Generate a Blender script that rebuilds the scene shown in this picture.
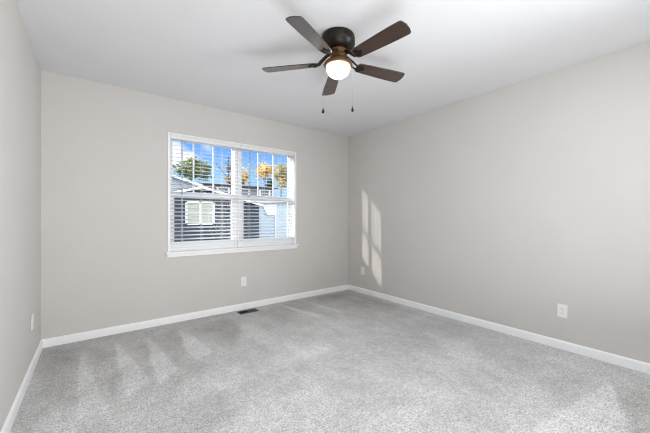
import bpy, bmesh, math, random
from mathutils import Vector, Matrix
random.seed(4)
for o in list(bpy.data.objects): bpy.data.objects.remove(o)
SC = bpy.context.scene
COL = SC.collection
R = math.radians

# ---------------- camera ----------------
YAW = R(37.45)
EYE = Vector((0, 0, 1.14))
cd = bpy.data.cameras.new('camera'); cam = bpy.data.objects.new('camera', cd); COL.objects.link(cam)
cam.location = EYE; cam.rotation_euler = (R(90), 0, -YAW)
cd.sensor_width = 36; cd.lens = 301 * 36 / 650; cd.shift_y = 0.0023; cd.clip_start = .02; cd.clip_end = 500
SC.camera = cam

# ---------------- exposure ----------------
SC.view_settings.view_transform = 'Standard'; SC.view_settings.look = 'None'
SC.view_settings.gamma = 1; SC.view_settings.use_curve_mapping = False
SC.view_settings.exposure = 0.32

# ---------------- sky ----------------
W = bpy.data.worlds.new('sky'); SC.world = W; W.use_nodes = True
nt = W.node_tree; nt.nodes.clear()
N = nt.nodes.new; L = nt.links.new
tc = N('ShaderNodeTexCoord'); sep = N('ShaderNodeSeparateXYZ'); L(tc.outputs['Generated'], sep.inputs[0])
gr = N('ShaderNodeValToRGB'); L(sep.outputs['Z'], gr.inputs[0])
gr.color_ramp.elements[0].position = 0.0; gr.color_ramp.elements[0].color = (.5, .70, 1.0, 1)
gr.color_ramp.elements[1].position = .45; gr.color_ramp.elements[1].color = (.07, .24, .78, 1)
e = gr.color_ramp.elements.new(.12); e.color = (.34, .60, .98, 1)
e = gr.color_ramp.elements.new(.22); e.color = (.15, .38, .92, 1)
mp = N('ShaderNodeMapping'); mp.inputs['Scale'].default_value = (2.6, 2.6, 6.0); mp.inputs['Location'].default_value = (0.35, .1, 0.3)
back_fill = N('ShaderNodeMapRange'); back_fill.inputs['From Min'].default_value = .2; back_fill.inputs['From Max'].default_value = -.25  # added whitening of the unseen sky behind the camera, for fill outdoors
L(sep.outputs['Y'], back_fill.inputs['Value'])
L(tc.outputs['Generated'], mp.inputs[0])
ns = N('ShaderNodeTexNoise'); ns.inputs['Scale'].default_value = 1.5; ns.inputs['Detail'].default_value = 7; ns.inputs['Roughness'].default_value = .55
L(mp.outputs[0], ns.inputs[0])
acc = ns.outputs[0]
for c_, r_, a_ in (((.185, .963, .172), .06, .36), ((.228, .958, .168), .035, .26), ((.272, .935, .232), .045, .3), ((.36, .9, .27), .06, .1)):      # drifting clouds
    dv = N('ShaderNodeVectorMath'); dv.operation = 'DISTANCE'; nv = N('ShaderNodeVectorMath'); nv.operation = 'NORMALIZE'
    L(tc.outputs['Generated'], nv.inputs[0]); L(nv.outputs[0], dv.inputs[0]); dv.inputs[1].default_value = c_
    mr_ = N('ShaderNodeMapRange'); mr_.inputs['From Min'].default_value = 0; mr_.inputs['From Max'].default_value = r_
    mr_.inputs['To Min'].default_value = a_; mr_.inputs['To Max'].default_value = 0; L(dv.outputs['Value'], mr_.inputs['Value'])
    ad = N('ShaderNodeMath'); ad.operation = 'ADD'; L(acc, ad.inputs[0]); L(mr_.outputs[0], ad.inputs[1]); acc = ad.outputs[0]
cr = N('ShaderNodeValToRGB'); L(acc, cr.inputs[0])
cr.color_ramp.elements[0].position = .56; cr.color_ramp.elements[0].color = (0, 0, 0, 1)
cr.color_ramp.elements[1].position = .70; cr.color_ramp.elements[1].color = (1, 1, 1, 1)
mx = N('ShaderNodeMix'); mx.data_type = 'RGBA'
L(cr.outputs[0], mx.inputs[0]); L(gr.outputs[0], mx.inputs[6]); mx.inputs[7].default_value = (.93, .95, 1.0, 1)
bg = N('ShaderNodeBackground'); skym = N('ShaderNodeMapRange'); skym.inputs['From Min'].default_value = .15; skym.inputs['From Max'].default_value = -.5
skym.inputs['To Min'].default_value = 1.0; skym.inputs['To Max'].default_value = 2.4      # unseen sky behind the camera, brightened to light the house walls
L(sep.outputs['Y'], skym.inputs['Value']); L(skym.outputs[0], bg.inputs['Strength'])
mx2 = N('ShaderNodeMix'); mx2.data_type = 'RGBA'; L(back_fill.outputs[0], mx2.inputs[0]); L(mx.outputs[2], mx2.inputs[6]); mx2.inputs[7].default_value = (.84, .87, .92, 1)
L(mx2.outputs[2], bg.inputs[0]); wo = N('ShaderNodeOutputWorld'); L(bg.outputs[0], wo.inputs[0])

# ---------------- sun ----------------
sd = bpy.data.lights.new('sun', 'SUN'); sun = bpy.data.objects.new('sun', sd); COL.objects.link(sun)
sd.energy = 8; sd.angle = R(.06); sd.color = (1, .95, .87)
sun.rotation_euler = Vector((1, -.318, -.32)).to_track_quat('-Z', 'Y').to_euler()
sun.location = (-6, 8, 6)

# ---------------- room lighting (added fill lamps, out of view at the camera end) ----------------
def area(name, loc, target, sx, sy, power, col=(1, 1, 1)):
    d = bpy.data.lights.new(name, 'AREA'); o = bpy.data.objects.new(name, d); COL.objects.link(o)
    d.shape = 'RECTANGLE'; d.size = sx; d.size_y = sy; d.energy = power; d.color = col
    o.location = loc; o.rotation_euler = (Vector(target) - Vector(loc)).to_track_quat('-Z', 'Y').to_euler()
    return o
area('room_fill', (.75, -.40, 1.3), (1.6, 3.6, 1.25), 2.0, 2.0, 17, (.97, .985, 1))
area('side_fill', (2.5, -.25, 1.4), (-.37, 2.9, 1.3), .8, 1.6, 13, (.97, .985, 1)).data.spread = R(95)
area('down_fill', (1.45, .05, 2.36), (1.6, 1.3, 0), 2.0, .5, 19, (.97, .985, 1))
area('up_fill', (1.2, .10, .35), (1.2, .5, 2.44), 2.2, .8, 20, (.93, .97, 1))
SC.cycles.use_adaptive_sampling = False; SC.cycles.filter_width = 1.15; W.cycles.sampling_method = 'NONE'

# ---------------- materials ----------------
def mat(name, col, rough=.5, metal=0, spec=.5, coat=0, emit=None, es=0):
    m = bpy.data.materials.new(name); m.use_nodes = True
    b = m.node_tree.nodes['Principled BSDF']
    b.inputs['Base Color'].default_value = (*col, 1); b.inputs['Roughness'].default_value = rough
    b.inputs['Metallic'].default_value = metal; b.inputs['Specular IOR Level'].default_value = spec
    b.inputs['Coat Weight'].default_value = coat
    if emit: b.inputs['Emission Color'].default_value = (*emit, 1); b.inputs['Emission Strength'].default_value = es
    return m
def noisy(m, scale, amt, bump=0, bscale=None, stretch=(1, 1, 1), dist=.002):
    t = m.node_tree; b = t.nodes['Principled BSDF']; c = b.inputs['Base Color'].default_value[:3]
    tc = t.nodes.new('ShaderNodeTexCoord'); mp = t.nodes.new('ShaderNodeMapping'); mp.inputs['Scale'].default_value = stretch
    t.links.new(tc.outputs['Object'], mp.inputs[0])
    n = t.nodes.new('ShaderNodeTexNoise'); n.inputs['Scale'].default_value = scale; n.inputs['Detail'].default_value = 4
    t.links.new(mp.outputs[0], n.inputs[0])
    r = t.nodes.new('ShaderNodeValToRGB'); t.links.new(n.outputs[0], r.inputs[0])
    r.color_ramp.elements[0].position = .3; r.color_ramp.elements[1].position = .7
    r.color_ramp.elements[0].color = (*[x * (1 - amt) for x in c], 1); r.color_ramp.elements[1].color = (*[min(1, x * (1 + amt)) for x in c], 1)
    t.links.new(r.outputs[0], b.inputs['Base Color'])
    if bump:
        n2 = t.nodes.new('ShaderNodeTexNoise'); n2.inputs['Scale'].default_value = bscale or scale; n2.inputs['Detail'].default_value = 3
        t.links.new(mp.outputs[0], n2.inputs[0])
        bp = t.nodes.new('ShaderNodeBump'); bp.inputs['Strength'].default_value = bump; bp.inputs['Distance'].default_value = dist
        t.links.new(n2.outputs[0], bp.inputs['Height']); t.links.new(bp.outputs[0], b.inputs['Normal'])
    return m
M = {}
M['wall'] = noisy(mat('wall_paint', (.635, .614, .589), .72, spec=.3), 3, .012, .12, 220)
M['ceiling'] = noisy(mat('ceiling_paint', (.80, .80, .815), .9, spec=.2), 3, .01, .1, 160)
M['trim'] = noisy(mat('white_trim_paint', (.93, .93, .935), .35), 6, .01)
M['vinyl'] = noisy(mat('white_vinyl', (.88, .89, .90), .35), 8, .01)
M['blind'] = noisy(mat('white_blind', (.86, .87, .89), .45), 8, .012)
M['valance'] = noisy(mat('valance_white', (.80, .80, .80), .5), 8, .012)
M['cord'] = noisy(mat('cord_white', (.8, .8, .8), .8), 60, .05)
M['wand'] = noisy(mat('clear_grey_wand', (.22, .24, .26), .2), 30, .05)
M['plate'] = noisy(mat('outlet_plastic', (.88, .88, .87), .35), 20, .01)
M['slot'] = noisy(mat('outlet_slot', (.03, .03, .03), .6), 20, .1)
M['screw'] = noisy(mat('screw_metal', (.6, .6, .6), .3, 1), 40, .05)
M['chain'] = noisy(mat('chain_metal', (.30, .29, .27), .45, .3), 40, .05)
M['bronze'] = noisy(mat('oil_rubbed_bronze', (.011, .007, .005), .36, .2, spec=.35), 14, .25)
M['bronze_lit'] = noisy(mat('lamp_lit_bronze', (.12, .058, .022), .36, .5), 14, .2)  # same bronze with the bowl's golden light put into its colour
M['vent'] = noisy(mat('register_dark', (.07, .066, .062), .45, .5), 30, .2)
M['vent_light'] = noisy(mat('register_damper', (.012, .012, .012), .7), 30, .2)
M['vent_hole'] = noisy(mat('duct_dark', (.004, .004, .004), .9), 30, .2)
M['slate'] = noisy(mat('slate_siding', (.040, .050, .062), .75), 2, .06)
M['pale_siding'] = noisy(mat('pale_blue_siding', (.42, .47, .50), .75), 2, .05)
M['blue_siding'] = noisy(mat('light_blue_siding', (.46, .58, .68), .75), 2, .05)
M['grey_siding'] = noisy(mat('grey_siding', (.24, .25, .27), .75), 2, .06)
M['white_wood'] = noisy(mat('white_fascia', (.88, .88, .86), .6), 4, .02)
M['shingle'] = noisy(mat('dark_shingle', (.075, .08, .09), .9), 9, .35)
M['curtain'] = noisy(mat('beige_window_blind', (.46, .45, .38), .7), 4, .1)
M['grass'] = noisy(mat('lawn', (.10, .15, .05), .95), 3, .4)
M['bark'] = noisy(mat('bark', (.09, .07, .055), .9), 12, .4)
M['pole'] = noisy(mat('weathered_pole', (.10, .09, .08), .9), 12, .3)
# pale roof
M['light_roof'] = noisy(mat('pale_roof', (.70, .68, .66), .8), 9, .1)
def leafmat(name, a, b):
    m = mat(name, a, .7); t = m.node_tree; bs = t.nodes['Principled BSDF']
    g = t.nodes.new('ShaderNodeTexNoise'); tc = t.nodes.new('ShaderNodeTexCoord'); t.links.new(tc.outputs['Object'], g.inputs[0]); g.inputs['Scale'].default_value = 1.6; g.inputs['Detail'].default_value = 5
    r = t.nodes.new('ShaderNodeValToRGB'); t.links.new(g.outputs[0], r.inputs[0])
    r.color_ramp.elements[0].position = .4; r.color_ramp.elements[1].position = .6
    r.color_ramp.elements[0].color = (*a, 1); r.color_ramp.elements[1].color = (*b, 1)
    t.links.new(r.outputs[0], bs.inputs['Base Color']); bs.inputs['Transmission Weight'].default_value = 0
    return m
M['leaf_green'] = leafmat('green_leaves', (.07, .15, .05), (.30, .34, .12))
M['leaf_gold'] = leafmat('golden_leaves', (.62, .42, .10), (.80, .66, .28))
M['leaf_olive'] = leafmat('olive_leaves', (.12, .17, .06), (.60, .48, .20))
M['leaf_dark'] = leafmat('dark_leaves', (.03, .07, .035), (.09, .15, .07))

def translucent(m, f, col):
    t = m.node_tree; b = t.nodes['Principled BSDF']; o = next(n for n in t.nodes if n.type == 'OUTPUT_MATERIAL')
    tl = t.nodes.new('ShaderNodeBsdfTranslucent'); tl.inputs[0].default_value = (*col, 1); mm = t.nodes.new('ShaderNodeMixShader'); mm.inputs[0].default_value = f
    t.links.new(b.outputs[0], mm.inputs[1]); t.links.new(tl.outputs[0], mm.inputs[2]); t.links.new(mm.outputs[0], o.inputs[0])
M['slat'] = noisy(mat('white_slat', (.90, .90, .92), .45), 8, .012); translucent(M['slat'], .28, (.95, .95, .97))
translucent(M['leaf_gold'], .45, (.95, .72, .28)); translucent(M['leaf_green'], .3, (.30, .42, .12)); translucent(M['leaf_olive'], .4, (.75, .62, .25))
# window glass: mostly clear, with a faint mirror reflection
g = bpy.data.materials.new('window_glass'); g.use_nodes = True; t = g.node_tree; t.nodes.clear()
tr = t.nodes.new('ShaderNodeBsdfTransparent'); tr.inputs[0].default_value = (.96, .97, .97, 1)
gl = t.nodes.new('ShaderNodeBsdfGlossy'); gl.inputs['Roughness'].default_value = .02
mxs = t.nodes.new('ShaderNodeMixShader'); mxs.inputs[0].default_value = .006
t.links.new(tr.outputs[0], mxs.inputs[1]); t.links.new(gl.outputs[0], mxs.inputs[2])
oo = t.nodes.new('ShaderNodeOutputMaterial'); t.links.new(mxs.outputs[0], oo.inputs[0]); M['glass'] = g

# frosted lit bowl: brighter facing the lamp, warm towards the rim
m = mat('lit_frosted_glass', (.9, .85, .75), .3, emit=(1, .80, .56), es=1.0)
t = m.node_tree; b = t.nodes['Principled BSDF']
tc = t.nodes.new('ShaderNodeTexCoord'); sp = t.nodes.new('ShaderNodeSeparateXYZ'); t.links.new(tc.outputs['Object'], sp.inputs[0])
mr = t.nodes.new('ShaderNodeMapRange'); mr.inputs['From Min'].default_value = -.0; mr.inputs['From Max'].default_value = -.075
mr.inputs['To Min'].default_value = 1.05; mr.inputs['To Max'].default_value = 11
t.links.new(sp.outputs['Z'], mr.inputs['Value']); t.links.new(mr.outputs[0], b.inputs['Emission Strength'])
rc_ = t.nodes.new('ShaderNodeValToRGB'); m2 = t.nodes.new('ShaderNodeMapRange'); m2.inputs['From Min'].default_value = -.0; m2.inputs['From Max'].default_value = -.08
t.links.new(sp.outputs['Z'], m2.inputs['Value']); t.links.new(m2.outputs[0], rc_.inputs[0])
rc_.color_ramp.elements[0].color = (1, .62, .26, 1); rc_.color_ramp.elements[1].color = (1, .88, .70, 1); rc_.color_ramp.elements[1].position = .6
t.links.new(rc_.outputs[0], b.inputs['Emission Color'])
M['bowl'] = m

# walnut blade, grain running along local X
m = mat('walnut_blade', (.036, .016, .008), .38, spec=.5, coat=.85); M['walnut'] = m
m.node_tree.nodes['Principled BSDF'].inputs['Coat Roughness'].default_value = .12; m.node_tree.nodes['Principled BSDF'].inputs['Coat IOR'].default_value = 1.6
noisy(m, 9, .35, 0, stretch=(1.2, 14, 14))

# carpet
m = mat('cut_pile_carpet', (.5, .5, .51), .95, spec=.1); M['carpet'] = m
t = m.node_tree; b = t.nodes['Principled BSDF']
b.inputs['Sheen Weight'].default_value = .15
tc = t.nodes.new('ShaderNodeTexCoord')
def nz(scale, det=3, rough=.6):
    n = t.nodes.new('ShaderNodeTexNoise'); n.inputs['Scale'].default_value = scale; n.inputs['Detail'].default_value = det; n.inputs['Roughness'].default_value = rough
    t.links.new(tc.outputs['Object'], n.inputs[0]); return n
def ramp(src, p0, c0, p1, c1):
    r = t.nodes.new('ShaderNodeValToRGB'); t.links.new(src, r.inputs[0])
    r.color_ramp.elements[0].position = p0; r.color_ramp.elements[0].color = (*[c0] * 3, 1)
    r.color_ramp.elements[1].position = p1; r.color_ramp.elements[1].color = (*[c1] * 3, 1); return r
def mul(a, bb):
    x = t.nodes.new('ShaderNodeMix'); x.data_type = 'RGBA'; x.blend_type = 'MULTIPLY'; x.inputs[0].default_value = 1
    t.links.new(a, x.inputs[6]); t.links.new(bb, x.inputs[7]); return x.outputs[2]
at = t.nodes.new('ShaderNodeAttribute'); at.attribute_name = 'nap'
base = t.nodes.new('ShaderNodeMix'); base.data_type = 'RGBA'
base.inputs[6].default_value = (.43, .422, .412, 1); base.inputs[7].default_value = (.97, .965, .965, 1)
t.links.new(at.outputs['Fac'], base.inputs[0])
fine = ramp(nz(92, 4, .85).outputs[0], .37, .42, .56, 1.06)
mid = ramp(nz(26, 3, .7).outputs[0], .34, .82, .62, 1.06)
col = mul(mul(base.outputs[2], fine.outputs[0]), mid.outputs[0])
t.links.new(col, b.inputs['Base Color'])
bp = t.nodes.new('ShaderNodeBump'); bp.inputs['Strength'].default_value = .7; bp.inputs['Distance'].default_value = .010
t.links.new(nz(110, 3, .7).outputs[0], bp.inputs['Height']); t.links.new(bp.outputs[0], b.inputs['Normal'])

# ---------------- helpers ----------------
def build(name, bm, m, parent=None, smooth=False, bevel=0, loc=None):
    bmesh.ops.recalc_face_normals(bm, faces=bm.faces)
    me = bpy.data.meshes.new(name); bm.to_mesh(me); bm.free()
    me.materials.append(m)
    if smooth:
        for p in me.polygons: p.use_smooth = True
        me.set_sharp_from_angle(angle=R(40))
    o = bpy.data.objects.new(name, me); COL.objects.link(o)
    if parent: o.parent = parent
    if loc: o.location = loc
    if bevel:
        bv = o.modifiers.new('bevel', 'BEVEL'); bv.width = bevel; bv.segments = 2; bv.limit_method = 'ANGLE'
    return o
def box(bm, x0, x1, y0, y1, z0, z1, rot=None):
    v = [bm.verts.new(Vector((x, y, z))) for x in (x0, x1) for y in (y0, y1) for z in (z0, z1)]
    for f in ((0, 1, 3, 2), (4, 6, 7, 5), (0, 4, 5, 1), (2, 3, 7, 6), (0, 2, 6, 4), (1, 5, 7, 3)):
        bm.faces.new([v[i] for i in f])
    if rot: bmesh.ops.transform(bm, matrix=rot, verts=v)
    return v
def B(*a): bm = bmesh.new(); box(bm, *a); return bm
def lathe(bm, prof, seg=48, mtx=None, cap=True):
    rings = []
    for r, z in prof:
        if r < 1e-6: rings.append([bm.verts.new((0, 0, z))])
        else: rings.append([bm.verts.new((r * math.cos(2 * math.pi * i / seg), r * math.sin(2 * math.pi * i / seg), z)) for i in range(seg)])
    for a, c in zip(rings, rings[1:]):
        for i in range(seg):
            j = (i + 1) % seg
            if len(a) == 1: bm.faces.new((a[0], c[i], c[j]))
            elif len(c) == 1: bm.faces.new((a[i], c[0], a[j]))
            else: bm.faces.new((a[i], a[j], c[j], c[i]))
    if cap:
        for q in (rings[0], rings[-1]):
            if len(q) > 1: bm.faces.new(q)
    vs = [v for q in rings for v in q]
    if mtx: bmesh.ops.transform(bm, matrix=mtx, verts=vs)
def tube(bm, pts, rad, seg=10):
    pts = [Vector(p) for p in pts]; rings = []
    if not isinstance(rad, (list, tuple)): rad = [rad] * len(pts)
    for i, p in enumerate(pts):
        d = (pts[min(i + 1, len(pts) - 1)] - pts[max(i - 1, 0)]).normalized()
        u = d.cross(Vector((0, 0, 1)))
        if u.length < 1e-3: u = d.cross(Vector((0, 1, 0)))
        u.normalize(); w = d.cross(u)
        rings.append([bm.verts.new(p + rad[i] * (math.cos(2 * math.pi * k / seg) * u + math.sin(2 * math.pi * k / seg) * w)) for k in range(seg)])
    for a, c in zip(rings, rings[1:]):
        for i in range(seg): bm.faces.new((a[i], a[(i + 1) % seg], c[(i + 1) % seg], c[i]))
    bm.faces.new(rings[0]); bm.faces.new(rings[-1])
def prism(bm, outline, y0, y1, to=lambda a, b, y: (a, y, b)):
    f = [bm.verts.new(to(a, b, y0)) for a, b in outline]; k = [bm.verts.new(to(a, b, y1)) for a, b in outline]
    bm.faces.new(f); bm.faces.new(k[::-1])
    for i in range(len(f)):
        j = (i + 1) % len(f); bm.faces.new((f[i], f[j], k[j], k[i]))
def empty(name, loc=(0, 0, 0), rz=0, label=None, cat=None, group=None, kind=None):
    o = bpy.data.objects.new(name, None); COL.objects.link(o); o.location = loc; o.rotation_euler.z = rz; o.empty_display_size = .05
    return tag(o, label, cat, group, kind)
def tag(o, label=None, cat=None, group=None, kind=None):
    if label: o['label'] = label
    if cat: o['category'] = cat
    if group: o['group'] = group
    if kind: o['kind'] = kind
    return o
S = lambda o: tag(o, kind='structure')

# ---------------- room shell ----------------
XL, XR, YB, YF, H = -.372, 3.23, 3.61, -.45, 2.44
T = .10
OX0, OX1, OZ0, OZ1 = .635, 2.245, .74, 2.062       # window opening
bm = bmesh.new()
for a in ((XL - T, OX0, YB, YB + T, 0, H), (OX1, XR + T, YB, YB + T, 0, H), (OX0, OX1, YB, YB + T, 0, OZ0), (OX0, OX1, YB, YB + T, OZ1, H)): box(bm, *a)
S(build('wall_back', bm, M['wall']))
S(build('wall_left', B(XL - T, XL, YF - T, YB, 0, H), M['wall']))
S(build('wall_right', B(XR, XR + T, YF - T, YB, 0, H), M['wall']))
S(build('wall_front', B(XL, XR, YF - T, YF, 0, H), M['wall']))
S(build('ceiling', B(XL - T, XR + T, YF - T, YB + T, H, H + .12), M['ceiling']))

# baseboards with an eased top edge
def baseboard(name, length, mtx):
    bm = bmesh.new()
    prof = [(0, 0), (.014, 0), (.014, .055), (.0125, .063), (.009, .069), (.004, .073), (0, .074)]
    prism(bm, prof, 0, length, to=lambda a, b, y: (y, a, b))
    bmesh.ops.transform(bm, matrix=mtx, verts=bm.verts); return S(build(name, bm, M['trim'], smooth=True))
baseboard('baseboard_back', XR - XL, Matrix.Translation((XR, YB, 0)) @ Matrix.Rotation(math.pi, 4, 'Z'))
baseboard('baseboard_right', YB - YF - .014, Matrix.Translation((XR, YF, 0)) @ Matrix.Rotation(math.pi / 2, 4, 'Z'))
baseboard('baseboard_left', YB - YF - .014, Matrix.Translation((XL, YB - .014, 0)) @ Matrix.Rotation(-math.pi / 2, 4, 'Z'))

# carpet with vacuum tracks in the nap (values of nap 0..1 on a fine grid)
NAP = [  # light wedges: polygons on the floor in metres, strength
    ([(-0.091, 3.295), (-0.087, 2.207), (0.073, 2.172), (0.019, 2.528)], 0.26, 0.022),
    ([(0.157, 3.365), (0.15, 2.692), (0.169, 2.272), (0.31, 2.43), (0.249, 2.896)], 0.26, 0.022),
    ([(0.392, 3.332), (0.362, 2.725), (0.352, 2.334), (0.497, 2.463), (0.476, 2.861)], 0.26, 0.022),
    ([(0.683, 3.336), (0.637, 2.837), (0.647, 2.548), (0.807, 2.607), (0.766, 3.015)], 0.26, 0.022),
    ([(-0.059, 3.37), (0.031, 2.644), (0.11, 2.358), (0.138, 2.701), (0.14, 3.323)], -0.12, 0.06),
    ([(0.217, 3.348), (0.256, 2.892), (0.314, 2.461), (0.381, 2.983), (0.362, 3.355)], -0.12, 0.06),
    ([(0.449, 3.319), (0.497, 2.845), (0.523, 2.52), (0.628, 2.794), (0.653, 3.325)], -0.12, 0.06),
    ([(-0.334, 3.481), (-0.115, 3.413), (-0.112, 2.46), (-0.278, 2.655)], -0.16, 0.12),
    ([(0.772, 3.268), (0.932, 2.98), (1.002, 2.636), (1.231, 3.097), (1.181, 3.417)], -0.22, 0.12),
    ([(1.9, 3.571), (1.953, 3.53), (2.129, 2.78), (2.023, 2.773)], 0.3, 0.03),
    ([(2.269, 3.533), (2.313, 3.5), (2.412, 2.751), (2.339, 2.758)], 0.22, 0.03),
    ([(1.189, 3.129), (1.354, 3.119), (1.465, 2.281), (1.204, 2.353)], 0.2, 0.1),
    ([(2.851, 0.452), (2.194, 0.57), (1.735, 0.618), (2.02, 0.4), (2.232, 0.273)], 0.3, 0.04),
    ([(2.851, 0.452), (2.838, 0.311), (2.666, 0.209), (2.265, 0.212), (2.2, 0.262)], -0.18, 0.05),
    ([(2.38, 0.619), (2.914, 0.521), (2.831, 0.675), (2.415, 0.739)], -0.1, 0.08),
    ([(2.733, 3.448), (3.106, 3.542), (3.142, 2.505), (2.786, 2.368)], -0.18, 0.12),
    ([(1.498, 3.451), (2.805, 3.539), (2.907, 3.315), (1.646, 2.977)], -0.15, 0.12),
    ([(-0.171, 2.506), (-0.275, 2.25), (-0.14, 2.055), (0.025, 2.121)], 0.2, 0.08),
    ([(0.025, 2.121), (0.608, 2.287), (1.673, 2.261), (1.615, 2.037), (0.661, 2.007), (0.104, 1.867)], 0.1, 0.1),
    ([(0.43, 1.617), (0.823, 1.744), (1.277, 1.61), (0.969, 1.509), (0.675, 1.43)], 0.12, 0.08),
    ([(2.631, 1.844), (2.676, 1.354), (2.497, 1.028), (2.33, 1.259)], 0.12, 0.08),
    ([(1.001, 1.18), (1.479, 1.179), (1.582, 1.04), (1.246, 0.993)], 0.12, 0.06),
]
def sdpoly(px, py, poly):
    d = 1e9; ins = False; n = len(poly)
    for i in range(n):
        ax, ay = poly[i]; bx_, by_ = poly[(i + 1) % n]
        ex, ey = bx_ - ax, by_ - ay; wx, wy = px - ax, py - ay
        tt = max(0, min(1, (wx * ex + wy * ey) / (ex * ex + ey * ey + 1e-12)))
        d = min(d, (wx - ex * tt) ** 2 + (wy - ey * tt) ** 2)
        if (ay > py) != (by_ > py) and px < (bx_ - ax) * (py - ay) / (by_ - ay) + ax: ins = not ins
    d = math.sqrt(d); return d if ins else -d
from mathutils import noise as mn
nx, ny = 300, 338
gx = [XL + (XR - XL) * i / nx for i in range(nx + 1)]; gy = [YF + (YB - YF) * j / ny for j in range(ny + 1)]
me = bpy.data.meshes.new('floor')
vs = []; nap = []
boxes = [(min(p[0] for p in q) - .1, max(p[0] for p in q) + .1, min(p[1] for p in q) - .1, max(p[1] for p in q) + .1) for q, s_, w_ in NAP]
for y in gy:
    for x in gx:
        vs.append((x, y, 0))
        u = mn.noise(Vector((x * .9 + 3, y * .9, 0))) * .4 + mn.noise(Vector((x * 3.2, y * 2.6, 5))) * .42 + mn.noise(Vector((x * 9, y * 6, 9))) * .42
        edge = max(0, min(1, (YB - y) / 1.5))  # light falloff painted into the carpet: darker towards the back wall
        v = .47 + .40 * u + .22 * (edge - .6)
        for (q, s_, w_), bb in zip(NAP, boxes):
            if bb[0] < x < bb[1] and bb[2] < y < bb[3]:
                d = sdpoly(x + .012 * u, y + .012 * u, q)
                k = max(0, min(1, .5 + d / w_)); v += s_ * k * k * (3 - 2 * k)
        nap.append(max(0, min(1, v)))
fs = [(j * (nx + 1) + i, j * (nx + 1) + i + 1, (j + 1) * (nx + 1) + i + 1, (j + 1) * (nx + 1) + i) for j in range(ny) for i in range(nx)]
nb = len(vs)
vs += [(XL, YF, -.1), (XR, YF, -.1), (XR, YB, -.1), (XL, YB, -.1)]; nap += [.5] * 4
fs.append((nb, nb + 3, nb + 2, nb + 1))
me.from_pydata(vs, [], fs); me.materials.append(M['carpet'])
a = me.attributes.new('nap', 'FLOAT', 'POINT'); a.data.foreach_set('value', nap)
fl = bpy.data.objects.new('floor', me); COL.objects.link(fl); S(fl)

# ---------------- window ----------------
# trim_1: stool and apron, trim_2: jamb lining
bm = bmesh.new()
box(bm, OX0 - .03, OX1 + .03, YB - .032, YB + .005, .752, .772)
box(bm, OX0 + .001, OX1 - .001, YB, YB + .08, .741, .772)
box(bm, OX0 - .015, OX1 + .015, YB - .014, YB, .715, .752)
S(build('trim_1', bm, M['trim'], bevel=.002))
bm = bmesh.new()
box(bm, OX0 - .006, OX0 + .018, YB - .008, YB + .08, .772, OZ1 + .004)
box(bm, OX1 - .018, OX1 + .006, YB - .008, YB + .08, .772, OZ1 + .004)
box(bm, OX0 + .018, OX1 - .018, YB - .004, YB + .08, OZ1 - .008, OZ1 + .004)
S(build('trim_2', bm, M['trim'], bevel=.0015))

GY = YB + .09      # glass plane
XM = 1.432
def win(n, x0, x1, gx0, gx1):
    root = empty('window_%d' % n, ((x0 + x1) / 2, YB + .08, .772), kind='structure'); off = -root.location
    def P(name, bm, m, bevel=.002, parent=root):
        bmesh.ops.translate(bm, vec=off, verts=bm.verts); return build(name, bm, m, parent, bevel=bevel)
    zt, zb = 2.054, .772
    bm = bmesh.new()
    y0, y1 = YB + .068, YB + .10
    for a in ((x0, gx0 - .022, y0, y1, zb, zt), (gx1 + .022, x1, y0, y1, zb, zt), (gx0 - .022, gx1 + .022, y0, y1, zt - .02, zt), (gx0 - .022, gx1 + .022, y0, y1, zb, zb + .035)): box(bm, *a)
    P('window_frame', bm, M['vinyl'])
    bm = bmesh.new(); a0, a1 = GY + .004, GY + .020
    fx0, fx1 = gx0 - .0215, gx1 + .0215
    box(bm, fx0, gx0, a0, a1, 1.40, zt - .02); box(bm, gx1, fx1, a0, a1, 1.40, zt - .02)
    box(bm, gx0, gx1, a0, a1, 2.012, zt - .02); box(bm, gx0, gx1, a0, a1, 1.40, 1.438)
    P('upper_sash', bm, M['vinyl'])
    for k in (1, 2):
        xc = gx0 + (gx1 - gx0) * k / 3
        P('muntin', B(xc - .008, xc + .008, a0 + .002, a0 + .012, 1.438, 2.012), M['vinyl'], .001)
    P('glass_pane', B(gx0, gx1, a0 + .006, a0 + .008, 1.438, 2.012), M['glass'], 0)
    bm = bmesh.new(); b0, b1 = GY - .018, GY + .003
    sx0, sx1 = gx0 + .014, gx1 - .014
    box(bm, fx0, sx0, b0, b1, .808, 1.425); box(bm, sx1, fx1, b0, b1, .808, 1.425)
    box(bm, sx0, sx1, b0, b1, 1.368, 1.425); box(bm, sx0, sx1, b0, b1, .808, .868)
    P('lower_sash', bm, M['vinyl'])
    P('glass_pane', B(sx0, sx1, b0 + .009, b0 + .011, .868, 1.368), M['glass'], 0)
    bm = bmesh.new(); xc = (gx0 + gx1) / 2
    box(bm, xc - .03, xc + .03, b0 - .012, b0, 1.425, 1.432); box(bm, xc - .012, xc + .012, b0 - .014, b0 - .006, 1.432, 1.440)
    P('sash_lock', bm, M['vinyl'], .001)
win(1, OX0 + .004, XM - .0015, .692, 1.366)
win(2, XM + .0015, OX1 - .004, 1.498, 2.172)

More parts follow.
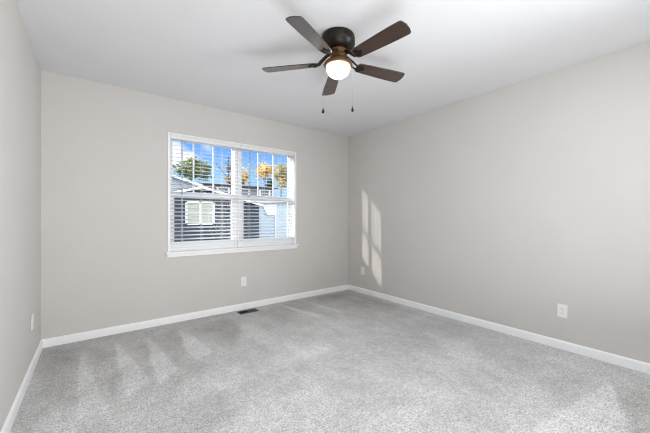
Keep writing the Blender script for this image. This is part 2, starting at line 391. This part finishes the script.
# blinds
TILT = R(14.5)
def blind(x0, x1, label):
    yc = YB + .036
    root = empty('window_blind', ((x0 + x1) / 2, yc, 2.05), label=label, cat='window blind', group='white slatted blinds in the double window')
    off = -root.location
    def P(name, bm, m, bevel=0, parent=root, smooth=False):
        bmesh.ops.translate(bm, vec=off, verts=bm.verts); return build(name, bm, m, parent, bevel=bevel, smooth=smooth)
    P('headrail', B(x0 + .004, x1 - .004, yc - .022, yc + .024, 2.014, 2.052), M['blind'], .002)
    bm = bmesh.new()
    prism(bm, [(YB - .004, 2.004), (YB + .005, 2.004), (YB + .005, 2.052), (YB - .008, 2.052), (YB - .008, 2.046), (YB - .004, 2.040), (YB - .004, 2.012)], x0 + .001, x1 - .001, to=lambda a, b, y: (y, a, b))
    P('valance', bm, M['valance'])
    bm = bmesh.new(); n = 26; z0, z1 = .905, 1.985
    for i in range(n):
        z = z0 + (z1 - z0) * i / (n - 1)
        sec = []
        for s in range(7):
            u = -0.0235 + .047 * s / 6; sec.append((u, .0020 * (1 - (u / .0235) ** 2)))
        ca, sa = math.cos(TILT), math.sin(TILT)
        up = [(yc + u * ca - w * sa, z + u * sa + w * ca) for u, w in [(u, w + .0009) for u, w in sec]]
        dn = [(yc + u * ca - w * sa, z + u * sa + w * ca) for u, w in [(u, w - .0009) for u, w in sec]]
        prism(bm, up + dn[::-1], x0 + .005, x1 - .005, to=lambda a, b, y: (y, a, b))
    P('slats', bm, M['slat'], smooth=True)
    P('bottom_rail', B(x0 + .005, x1 - .005, yc - .025, yc + .025, .858, .876), M['blind'], .002)
    w = x1 - x0
    for fx in (.155, .42, .72):
        bm = bmesh.new()
        for yy in (yc - .0275, yc + .0275): box(bm, x0 + w * fx - .0016, x0 + w * fx + .0016, yy - .0005, yy + .0005, .87, 2.02)
        P('ladder_cord', bm, M['cord'])
    bm = bmesh.new(); xw = x0 + .113
    tube(bm, [(xw, YB - .011, 2.0), (xw, YB - .011, 1.99), (xw, YB - .011, 1.47)], .0035, 8)
    tube(bm, [(xw, YB - .011, 1.47), (xw, YB - .011, 1.40)], .005, 8)
    P('tilt_wand', bm, M['wand'], smooth=True)
    return root
blind(.655, 1.4445, 'white slatted blind in left half of the window, nearer the left wall')
blind(1.4475, 2.224, 'white slatted blind in right half of the window, nearer the room corner')

# ---------------- outlets ----------------
def outlet(loc, rz, label):
    r = empty('electrical_outlet', loc, rz, label, 'electrical outlet', 'white wall outlets')
    bm = bmesh.new(); box(bm, -.036, .036, -.006, 0, -.0585, .0585); build('cover_plate', bm, M['plate'], r, bevel=.003)
    for z in (-.0195, .0195):
        bm = bmesh.new()
        pts = [(.0165 * math.cos(a_), max(-.0125, min(.0125, .0165 * math.sin(a_))) + z) for a_ in [2 * math.pi * i / 28 for i in range(28)]]
        prism(bm, pts, -.0085, -.006); rc = build('receptacle', bm, M['plate'], r)
        bm = bmesh.new()
        box(bm, -.0075, -.0055, -.0088, -.0084, z - .001, z + .007); box(bm, .0055, .0075, -.0088, -.0084, z - .000, z + .006)
        box(bm, -.002, .002, -.0088, -.0084, z - .0085, z - .0045); build('slot', bm, M['slot'], rc)
    bm = bmesh.new(); lathe(bm, [(.003, 0), (.003, .0012), (.0015, .002)], 14, Matrix.Translation((0, -.006, 0)) @ Matrix.Rotation(R(90), 4, 'X'))
    build('screw', bm, M['screw'], r)
outlet((1.482, YB, .345), 0, 'white electrical outlet on the window wall, below the window')
outlet((XR, 3.275, .338), -R(90), 'white electrical outlet on the right wall close to the room corner, under the sun patches')
outlet((XR, .822, .332), -R(90), 'white electrical outlet on the right wall, far from the corner, at right of the photo')
outlet((XL, 3.125, .361), R(90), 'white electrical outlet seen edge-on on the left wall')

# ---------------- floor register ----------------
r = empty('floor_register', (1.483, 3.482, 0), label='dark metal floor register in carpet beside the baseboard under the window', cat='floor vent')
bm = bmesh.new(); w, d = .118, .056
for a in ((-w, w, -d, -d + .012, .0, .007), (-w, w, d - .012, d, .0, .007), (-w, -w + .014, -d + .012, d - .012, .0, .007), (w - .014, w, -d + .012, d - .012, .0, .007), (-.004, .004, -d + .012, d - .012, .0, .007)): box(bm, *a)
build('frame', bm, M['vent'], r, bevel=.0015)
bm = bmesh.new()
for i in range(14):
    x = .008 + .0070 * i
    box(bm, x, x + .0038, -d + .012, d - .012, .002, .006)
build('louver', bm, M['vent'], r)
bm = bmesh.new()
for i in range(14):
    x = -.1035 + .0072 * i
    box(bm, x, x + .0016, -d + .012, d - .012, .001, .004)
build('louver', bm, M['vent_light'], r)
build('duct_opening', B(-w + .014, w - .014, -d + .012, d - .012, .0004, .001), M['vent_hole'], r)

# ---------------- ceiling fan ----------------
FX, FY, FZ = 1.385, 1.654, 2.251
fan = empty('ceiling_fan', (FX, FY, H), label='dark bronze five-blade ceiling fan with a lit frosted bowl light', cat='ceiling fan')
def FP(name, bm, m, parent=fan, smooth=True, bevel=0, loc=None): return build(name, bm, m, parent, smooth, bevel, loc)
bm = bmesh.new(); lathe(bm, [(.108, 0), (.116, -.004), (.119, -.014), (.119, -.020), (.121, -.022), (.121, -.062), (.119, -.066), (.116, -.070), (.110, -.084), (.092, -.098), (.078, -.104), (.0, -.104)], 56)
FP('motor_housing', bm, M['bronze'])
bm = bmesh.new(); lathe(bm, [(.062, -.104), (.066, -.108), (.066, -.130), (.060, -.136), (.048, -.142), (.044, -.150), (.0, -.150)], 48)
FP('blade_hub', bm, M['bronze_lit'])
bm = bmesh.new(); lathe(bm, [(.043, -.150), (.046, -.156), (.060, -.168), (.080, -.180), (.094, -.190), (.100, -.198), (.100, -.212), (.096, -.216), (.0, -.216)], 56)
collar = FP('light_fitter', bm, M['bronze_lit'])
bm = bmesh.new(); prof = [(.087, -.001)]
for i in range(1, 15):
    a_ = i / 14 * math.pi / 2; prof.append((.087 * math.cos(a_) ** .9 if i < 14 else 0, -.001 - .080 * math.sin(a_)))
lathe(bm, prof, 56); bowl = FP('glass_bowl', bm, M['bowl'], loc=(0, 0, -.2165))
PH, PITCH = 3.549, -.206
blade_me = None
for k in range(5):
    ang = PH + k * 2 * math.pi / 5
    rz = Matrix.Rotation(ang, 4, 'Z'); zz = FZ - H
    mtx = rz @ Matrix.Translation((0, 0, zz)) @ Matrix.Rotation(PITCH, 4, 'X')
    if blade_me is None:
        bm = bmesh.new(); out = []
        # outline: narrow rounded root, wider tip with soft corners
        r0, r1 = .150, .562
        def hw(x): return .046 + (.0595 - .046) * min(1, (x - r0) / .30)
        top = []
        for i in range(9):
            a_ = math.pi / 2 * i / 8; top.append((r0 + .032 - .032 * math.cos(a_), hw(r0) - .026 + .026 * math.sin(a_)))
        for x in (.24, .32, .40, .48): top.append((x, hw(x)))
        for i in range(7):
            a_ = math.pi / 2 * i / 6; top.append((r1 - .022 + .022 * math.sin(a_) - .0, hw(r1) - .022 + .022 * math.cos(a_)))
        top.append((r1 + .006, 0.018))
        out = top + [(x, -y) for x, y in top[::-1]]
        prism(bm, out, -.003, .003, to=lambda a, b, y: (a, b, y))
        bl = FP('fan_blade', bm, M['walnut'], bevel=.0015); blade_me = bl.data
        bm = bmesh.new()
        # iron: foot plate under the blade root, forked arm rising to the hub
        rot = Matrix.Rotation(-PITCH, 4, 'X')
        pl = [(.150, .010), (.165, .030), (.185, .034), (.200, .026), (.193, .014), (.215, .007), (.222, 0)]
        pl = pl + [(x, -y) for x, y in pl[::-1][1:]]
        prism(bm, pl, -.0075, -.003, to=lambda a, b, y: (a, b, y))
        for s in (-1, 1):
            tube(bm, [(.050, s * .010, -.132 - zz + .010), (.085, s * .013, -.140 - zz), (.118, s * .016, -.0 + .022), (.140, s * .018, .002), (.168, s * .018, -.006)], [.008, .0075, .007, .0065, .006], 8)
        for xx, yy in ((.172, .022), (.172, -.022), (.208, 0)):
            lathe(bm, [(.005, -.0115), (.005, -.0075), (.0, -.0075)], 10, Matrix.Translation((xx, yy, 0)))
        ir = FP('blade_iron', bm, M['bronze'], parent=bl); iron_me = ir.data
    else:
        bl = bl.copy(); COL.objects.link(bl); bl.parent = fan
        ir = ir.copy(); COL.objects.link(ir); ir.parent = bl
    bl.matrix_local = mtx
# pull chains either side of the light fitter
lat = Vector((math.cos(YAW), -math.sin(YAW), 0))
for s, zb in ((-1, -.545), (1, -.535)):
    p = lat * (.107 if s < 0 else .103) * s
    bm = bmesh.new(); z = -.205
    tube(bm, [p * .90 + Vector((0, 0, -.200)), p + Vector((0, 0, -.203)), p + Vector((0, 0, -.215))], .0028, 8)
    while z > zb + .035:
        tube(bm, [p + Vector((0, 0, z)), p + Vector((0, 0, z - .0035))], .0008, 6); z -= .0035
    ch = FP('pull_chain', bm, M['chain'])
    bm = bmesh.new(); lathe(bm, [(0, .036), (.0025, .034), (.003, .026), (.008, .012), (.010, .005), (.008, -.002), (.003, -.005), (0, -.006)], 16, Matrix.Translation((p.x, p.y, zb)))
    FP('fob', bm, M['bronze'], parent=ch)
# ---------------- outdoors ----------------
S(build('ground', B(-40, 80, 5, 90, -.5, -.3), M['grass']))
def siding(bm, x0, x1, y, z0, ztop, pitch=.16, lap=.018, yb=None):
    """lapped boards: each row leans out at its lower edge; ztop(x) is the wall's top line"""
    z = z0; top = max(ztop(x0), ztop(x1), ztop((x0 + x1) / 2))
    while z < top:
        h = min(pitch, top - z)
        # clip row in x against top line by sampling
        n = 48; run = []
        for i in range(n + 1):
            x = x0 + (x1 - x0) * i / n
            if ztop(x) >= z + h * .5: run.append(x)
        if run:
            a, c = run[0], run[-1]
            prism(bm, [(y - lap, z), (y, z + h), (y + .05, z + h), (y + .05, z)], a, c, to=lambda p, q, w: (w, p, q))
        z += pitch
def gable_house(name, label, xc, zap, half, y, depth, slope, msid, over=.25, z0=-.3, fascia=.10, grp=None, mroof=None):
    r = empty(name, (xc, y, z0), label=label, cat='house', group=grp); off = -r.location
    def P(n_, bm, m, parent=r):
        bmesh.ops.translate(bm, vec=off, verts=bm.verts); return build(n_, bm, m, parent)
    zt = lambda x: zap - .06 - slope * abs(x - xc)
    bm = bmesh.new()
    prism(bm, [(xc - half, z0), (xc + half, z0), (xc + half, zt(xc + half)), (xc, zt(xc)), (xc - half, zt(xc - half))], y + .01, y + depth)
    siding(bm, xc - half, xc + half, y, z0, zt)
    P('wall', bm, msid)
    hw = half + over
    bm = bmesh.new()
    for s in (-1, 1):
        prism(bm, [(xc, zap), (xc + s * hw, zap - slope * hw), (xc + s * hw, zap - slope * hw + .07), (xc, zap + .07)], y - over + .02, y + depth + over)
    P('roof', bm, mroof or M['shingle'])
    bm = bmesh.new()
    for s in (-1, 1):
        prism(bm, [(xc, zap + .04 - fascia), (xc + s * hw, zap - slope * hw + .04 - fascia), (xc + s * hw, zap - slope * hw + .045), (xc, zap + .045)], y - over - .02, y - over + .02)
    P('fascia', bm, M['white_wood'])
    return r, P
# near slate house with white trimmed gable and a pale window
r, P = gable_house('house', 'dark slate-sided house with low white-trimmed gable, nearest outside the window', 3.22, 2.30, 2.40, 12.0, 9, .255, M['slate'], over=.22, fascia=.085)
wx0, wx1, wz0, wz1 = 2.66, 3.72, .88, 1.78
bm = bmesh.new(); f_ = .07; yy = 11.93
for a in ((wx0, wx1, yy, yy + .06, wz0, wz0 + f_), (wx0, wx1, yy, yy + .06, wz1 - f_, wz1), (wx0, wx0 + f_, yy, yy + .06, wz0, wz1), (wx1 - f_, wx1, yy, yy + .06, wz0, wz1), ((wx0 + wx1) / 2 - .035, (wx0 + wx1) / 2 + .035, yy, yy + .06, wz0, wz1)): box(bm, *a)
wf = P('window_frame', bm, M['white_wood'])
P('window_shade', B(wx0 + f_, wx1 - f_, yy + .04, yy + .055, wz0 + f_, wz1 - f_), M['curtain'], wf)
bm = bmesh.new(); zm = (wz0 + wz1) / 2
for a, c in ((wx0 + f_, (wx0 + wx1) / 2 - .035), ((wx0 + wx1) / 2 + .035, wx1 - f_)):
    box(bm, a, c, yy + .02, yy + .04, zm - .015, zm + .015)
P('grille', bm, M['white_wood'], wf)
# pale house behind on the left
gable_house('house', 'pale blue-grey sided house with a long white roof edge, behind the slate house at left', -.4, 5.24, 6.1, 16.0 + 6, 8, .29, M['pale_siding'], over=.3, fascia=.16)
# far grey house with flat dark eave
r = empty('house', (9.5, 24, -.3), label='distant grey house with level dark eave, behind the slate house at right', cat='house'); off = -r.location
def P3(n_, bm, m, parent=None):
    parent = parent or r
    bmesh.ops.translate(bm, vec=off, verts=bm.verts); return build(n_, bm, m, parent)
bm = bmesh.new(); box(bm, 6.2, 12.6, 24.01, 26, -.3, 3.72); siding(bm, 6.2, 12.6, 24, -.3, lambda x: 3.7, .2)
P3('wall', bm, M['grey_siding'])
bm = bmesh.new()
prism(bm, [(23.55, 3.70), (25, 3.82), (26.4, 3.70), (26.4, 3.83), (25, 3.95), (23.55, 3.83)], 5.8, 12.9, to=lambda a, b, y: (y, a, b))
P3('roof', bm, M['shingle'])
for x in (7.6, 9.35, 11.2):
    bm = bmesh.new()
    for a in ((x, x + .16, 23.9, 23.96, 2.3, 3.6), (x + .9, x + 1.06, 23.9, 23.96, 2.3, 3.6), (x + .16, x + .9, 23.9, 23.96, 3.5, 3.6), (x + .16, x + .9, 23.9, 23.96, 2.9, 2.98)): box(bm, *a)
    P3('window_frame', bm, M['white_wood'])
# light blue shed-roofed house on the right
r = empty('house', (8.7, 14, -.3), label='light blue sided house with pale roof, right of the slate house', cat='house'); off = -r.location
bm = bmesh.new(); prism(bm, [(6.05, -.3), (10.9, -.3), (10.9, 2.1), (6.05, 1.86)], 14.01, 20); siding(bm, 6.05, 10.9, 14, -.3, lambda x: 1.86 + (x - 6.05) * .05, .17)
P3('wall', bm, M['blue_siding'])
bm = bmesh.new(); prism(bm, [(5.9, 1.86), (11.1, 2.12), (11.1, 2.24), (5.9, 1.98)], 13.8, 20.2); P3('roof', bm, M['light_roof'])
bm = bmesh.new(); box(bm, 7.42, 7.50, 13.93, 13.98, -.3, 1.9); P3('corner_board', bm, M['white_wood'])
bm = bmesh.new(); prism(bm, [(6.68, 1.80), (7.42, 1.84), (7.42, 1.30), (6.98, 1.28)], 13.90, 13.97); P3('sunlit_patch', bm, M['white_wood'])  # white panel stands in for a sunlit patch on the blue siding

# trees
def tree(name, label, x, y, zc, rx, rz_, leaf, n, size, seed, lean=0, grp=None, trunk=.12):
    rnd = random.Random(seed); r = empty(name, (x, y, -.3), label=label, cat='tree', group=grp)
    bm = bmesh.new(); zc = zc + .3
    tube(bm, [(0, 0, 0), (lean * .3, 0, zc * .5), (lean, 0, zc + rz_ * .5)], [trunk, trunk * .7, trunk * .2], 8)
    ends = []
    for i in range(14):
        a_ = rnd.uniform(0, 6.28); rr = rnd.uniform(.4, .95); h = rnd.uniform(-.7, .9)
        base = Vector((lean * .7, 0, zc - rz_ * rnd.uniform(.1, .9))); c = math.sqrt(max(0, 1 - h * h))
        e_ = Vector((lean + rx * rr * math.cos(a_) * c, rx * rr * math.sin(a_) * c, zc + rz_ * h * rr))
        mid = base.lerp(e_, .5) + Vector((0, 0, .1 * rz_)); tube(bm, [base, mid, e_], [trunk * .35, trunk * .22, trunk * .06], 5); ends.append((mid, e_))
    build('trunk', bm, M['bark'], r, True)
    bm = bmesh.new()
    for i in range(n):
        mid, e_ = rnd.choice(ends); c = mid.lerp(e_, rnd.uniform(.3, 1.1)) + Vector([rnd.gauss(0, .2) * rx, rnd.gauss(0, .2) * rx, rnd.gauss(0, .16) * rz_])
        q = Matrix.Rotation(rnd.uniform(0, 6.28), 3, 'Z') @ Matrix.Rotation(rnd.uniform(0, 3.14), 3, 'X')
        s = size * rnd.uniform(.6, 1.3)
        vv = [bm.verts.new(c + q @ Vector(p)) for p in ((-s, 0, 0), (0, -s * .55, s * .12), (s, 0, 0), (0, s * .55, s * .12))]
        bm.faces.new(vv)
    build('foliage', bm, M[leaf], r)
tree('deciduous_tree', 'bushy green tree with yellowing edge above the pale house roof', 7.26, 30.0, 5.64, 1.59, 1.22, 'leaf_green', 1500, 0.19, 1, grp='trees beyond the houses')
tree('deciduous_tree', 'small golden tree at right edge of the left window half, beside the utility pole', 10.88, 30.0, 4.98, 0.40, 0.71, 'leaf_gold', 300, 0.14, 2, grp='trees beyond the houses')
tree('deciduous_tree', 'golden tree with an airy crown seen through middle of the right window half', 13.27, 27.0, 5.65, 0.91, 1.12, 'leaf_gold', 600, 0.17, 3, grp='trees beyond the houses')
tree('deciduous_tree', 'sparse golden tree seen at left edge of the right window half', 13.07, 32.0, 5.57, 0.66, 1.55, 'leaf_gold', 280, 0.17, 4, grp='trees beyond the houses')
tree('deciduous_tree', 'tall olive and gold tree seen at right edge of the right window half', 18.4, 33.0, 6.36, 1.17, 1.96, 'leaf_olive', 1300, 0.18, 5, grp='trees beyond the houses')
tree('evergreen_tree', 'dark green narrow evergreen behind the golden tree in the right window half', 14.07, 27.5, 4.57, 0.35, 0.61, 'leaf_dark', 500, 0.13, 6, grp='trees beyond the houses')
r = empty('utility_pole', (9.65, 27, -.3), label='thin dark utility pole behind the small golden tree', cat='utility pole')
bm = bmesh.new(); tube(bm, [(0, 0, 0), (0, 0, 6.97)], [.11, .07], 8); build('pole', bm, M['pole'], r, True)
bm = bmesh.new(); box(bm, -.55, .55, -.04, .04, 6.37, 6.47); box(bm, -.16, .16, -.16, .16, 5.67, 6.17); build('crossarm', bm, M['pole'], r)
bm = bmesh.new(); tube(bm, [(0, 0, 4.97), (-1.1, 0, 6.27)], .035, 6); build('brace', bm, M['pole'], r)
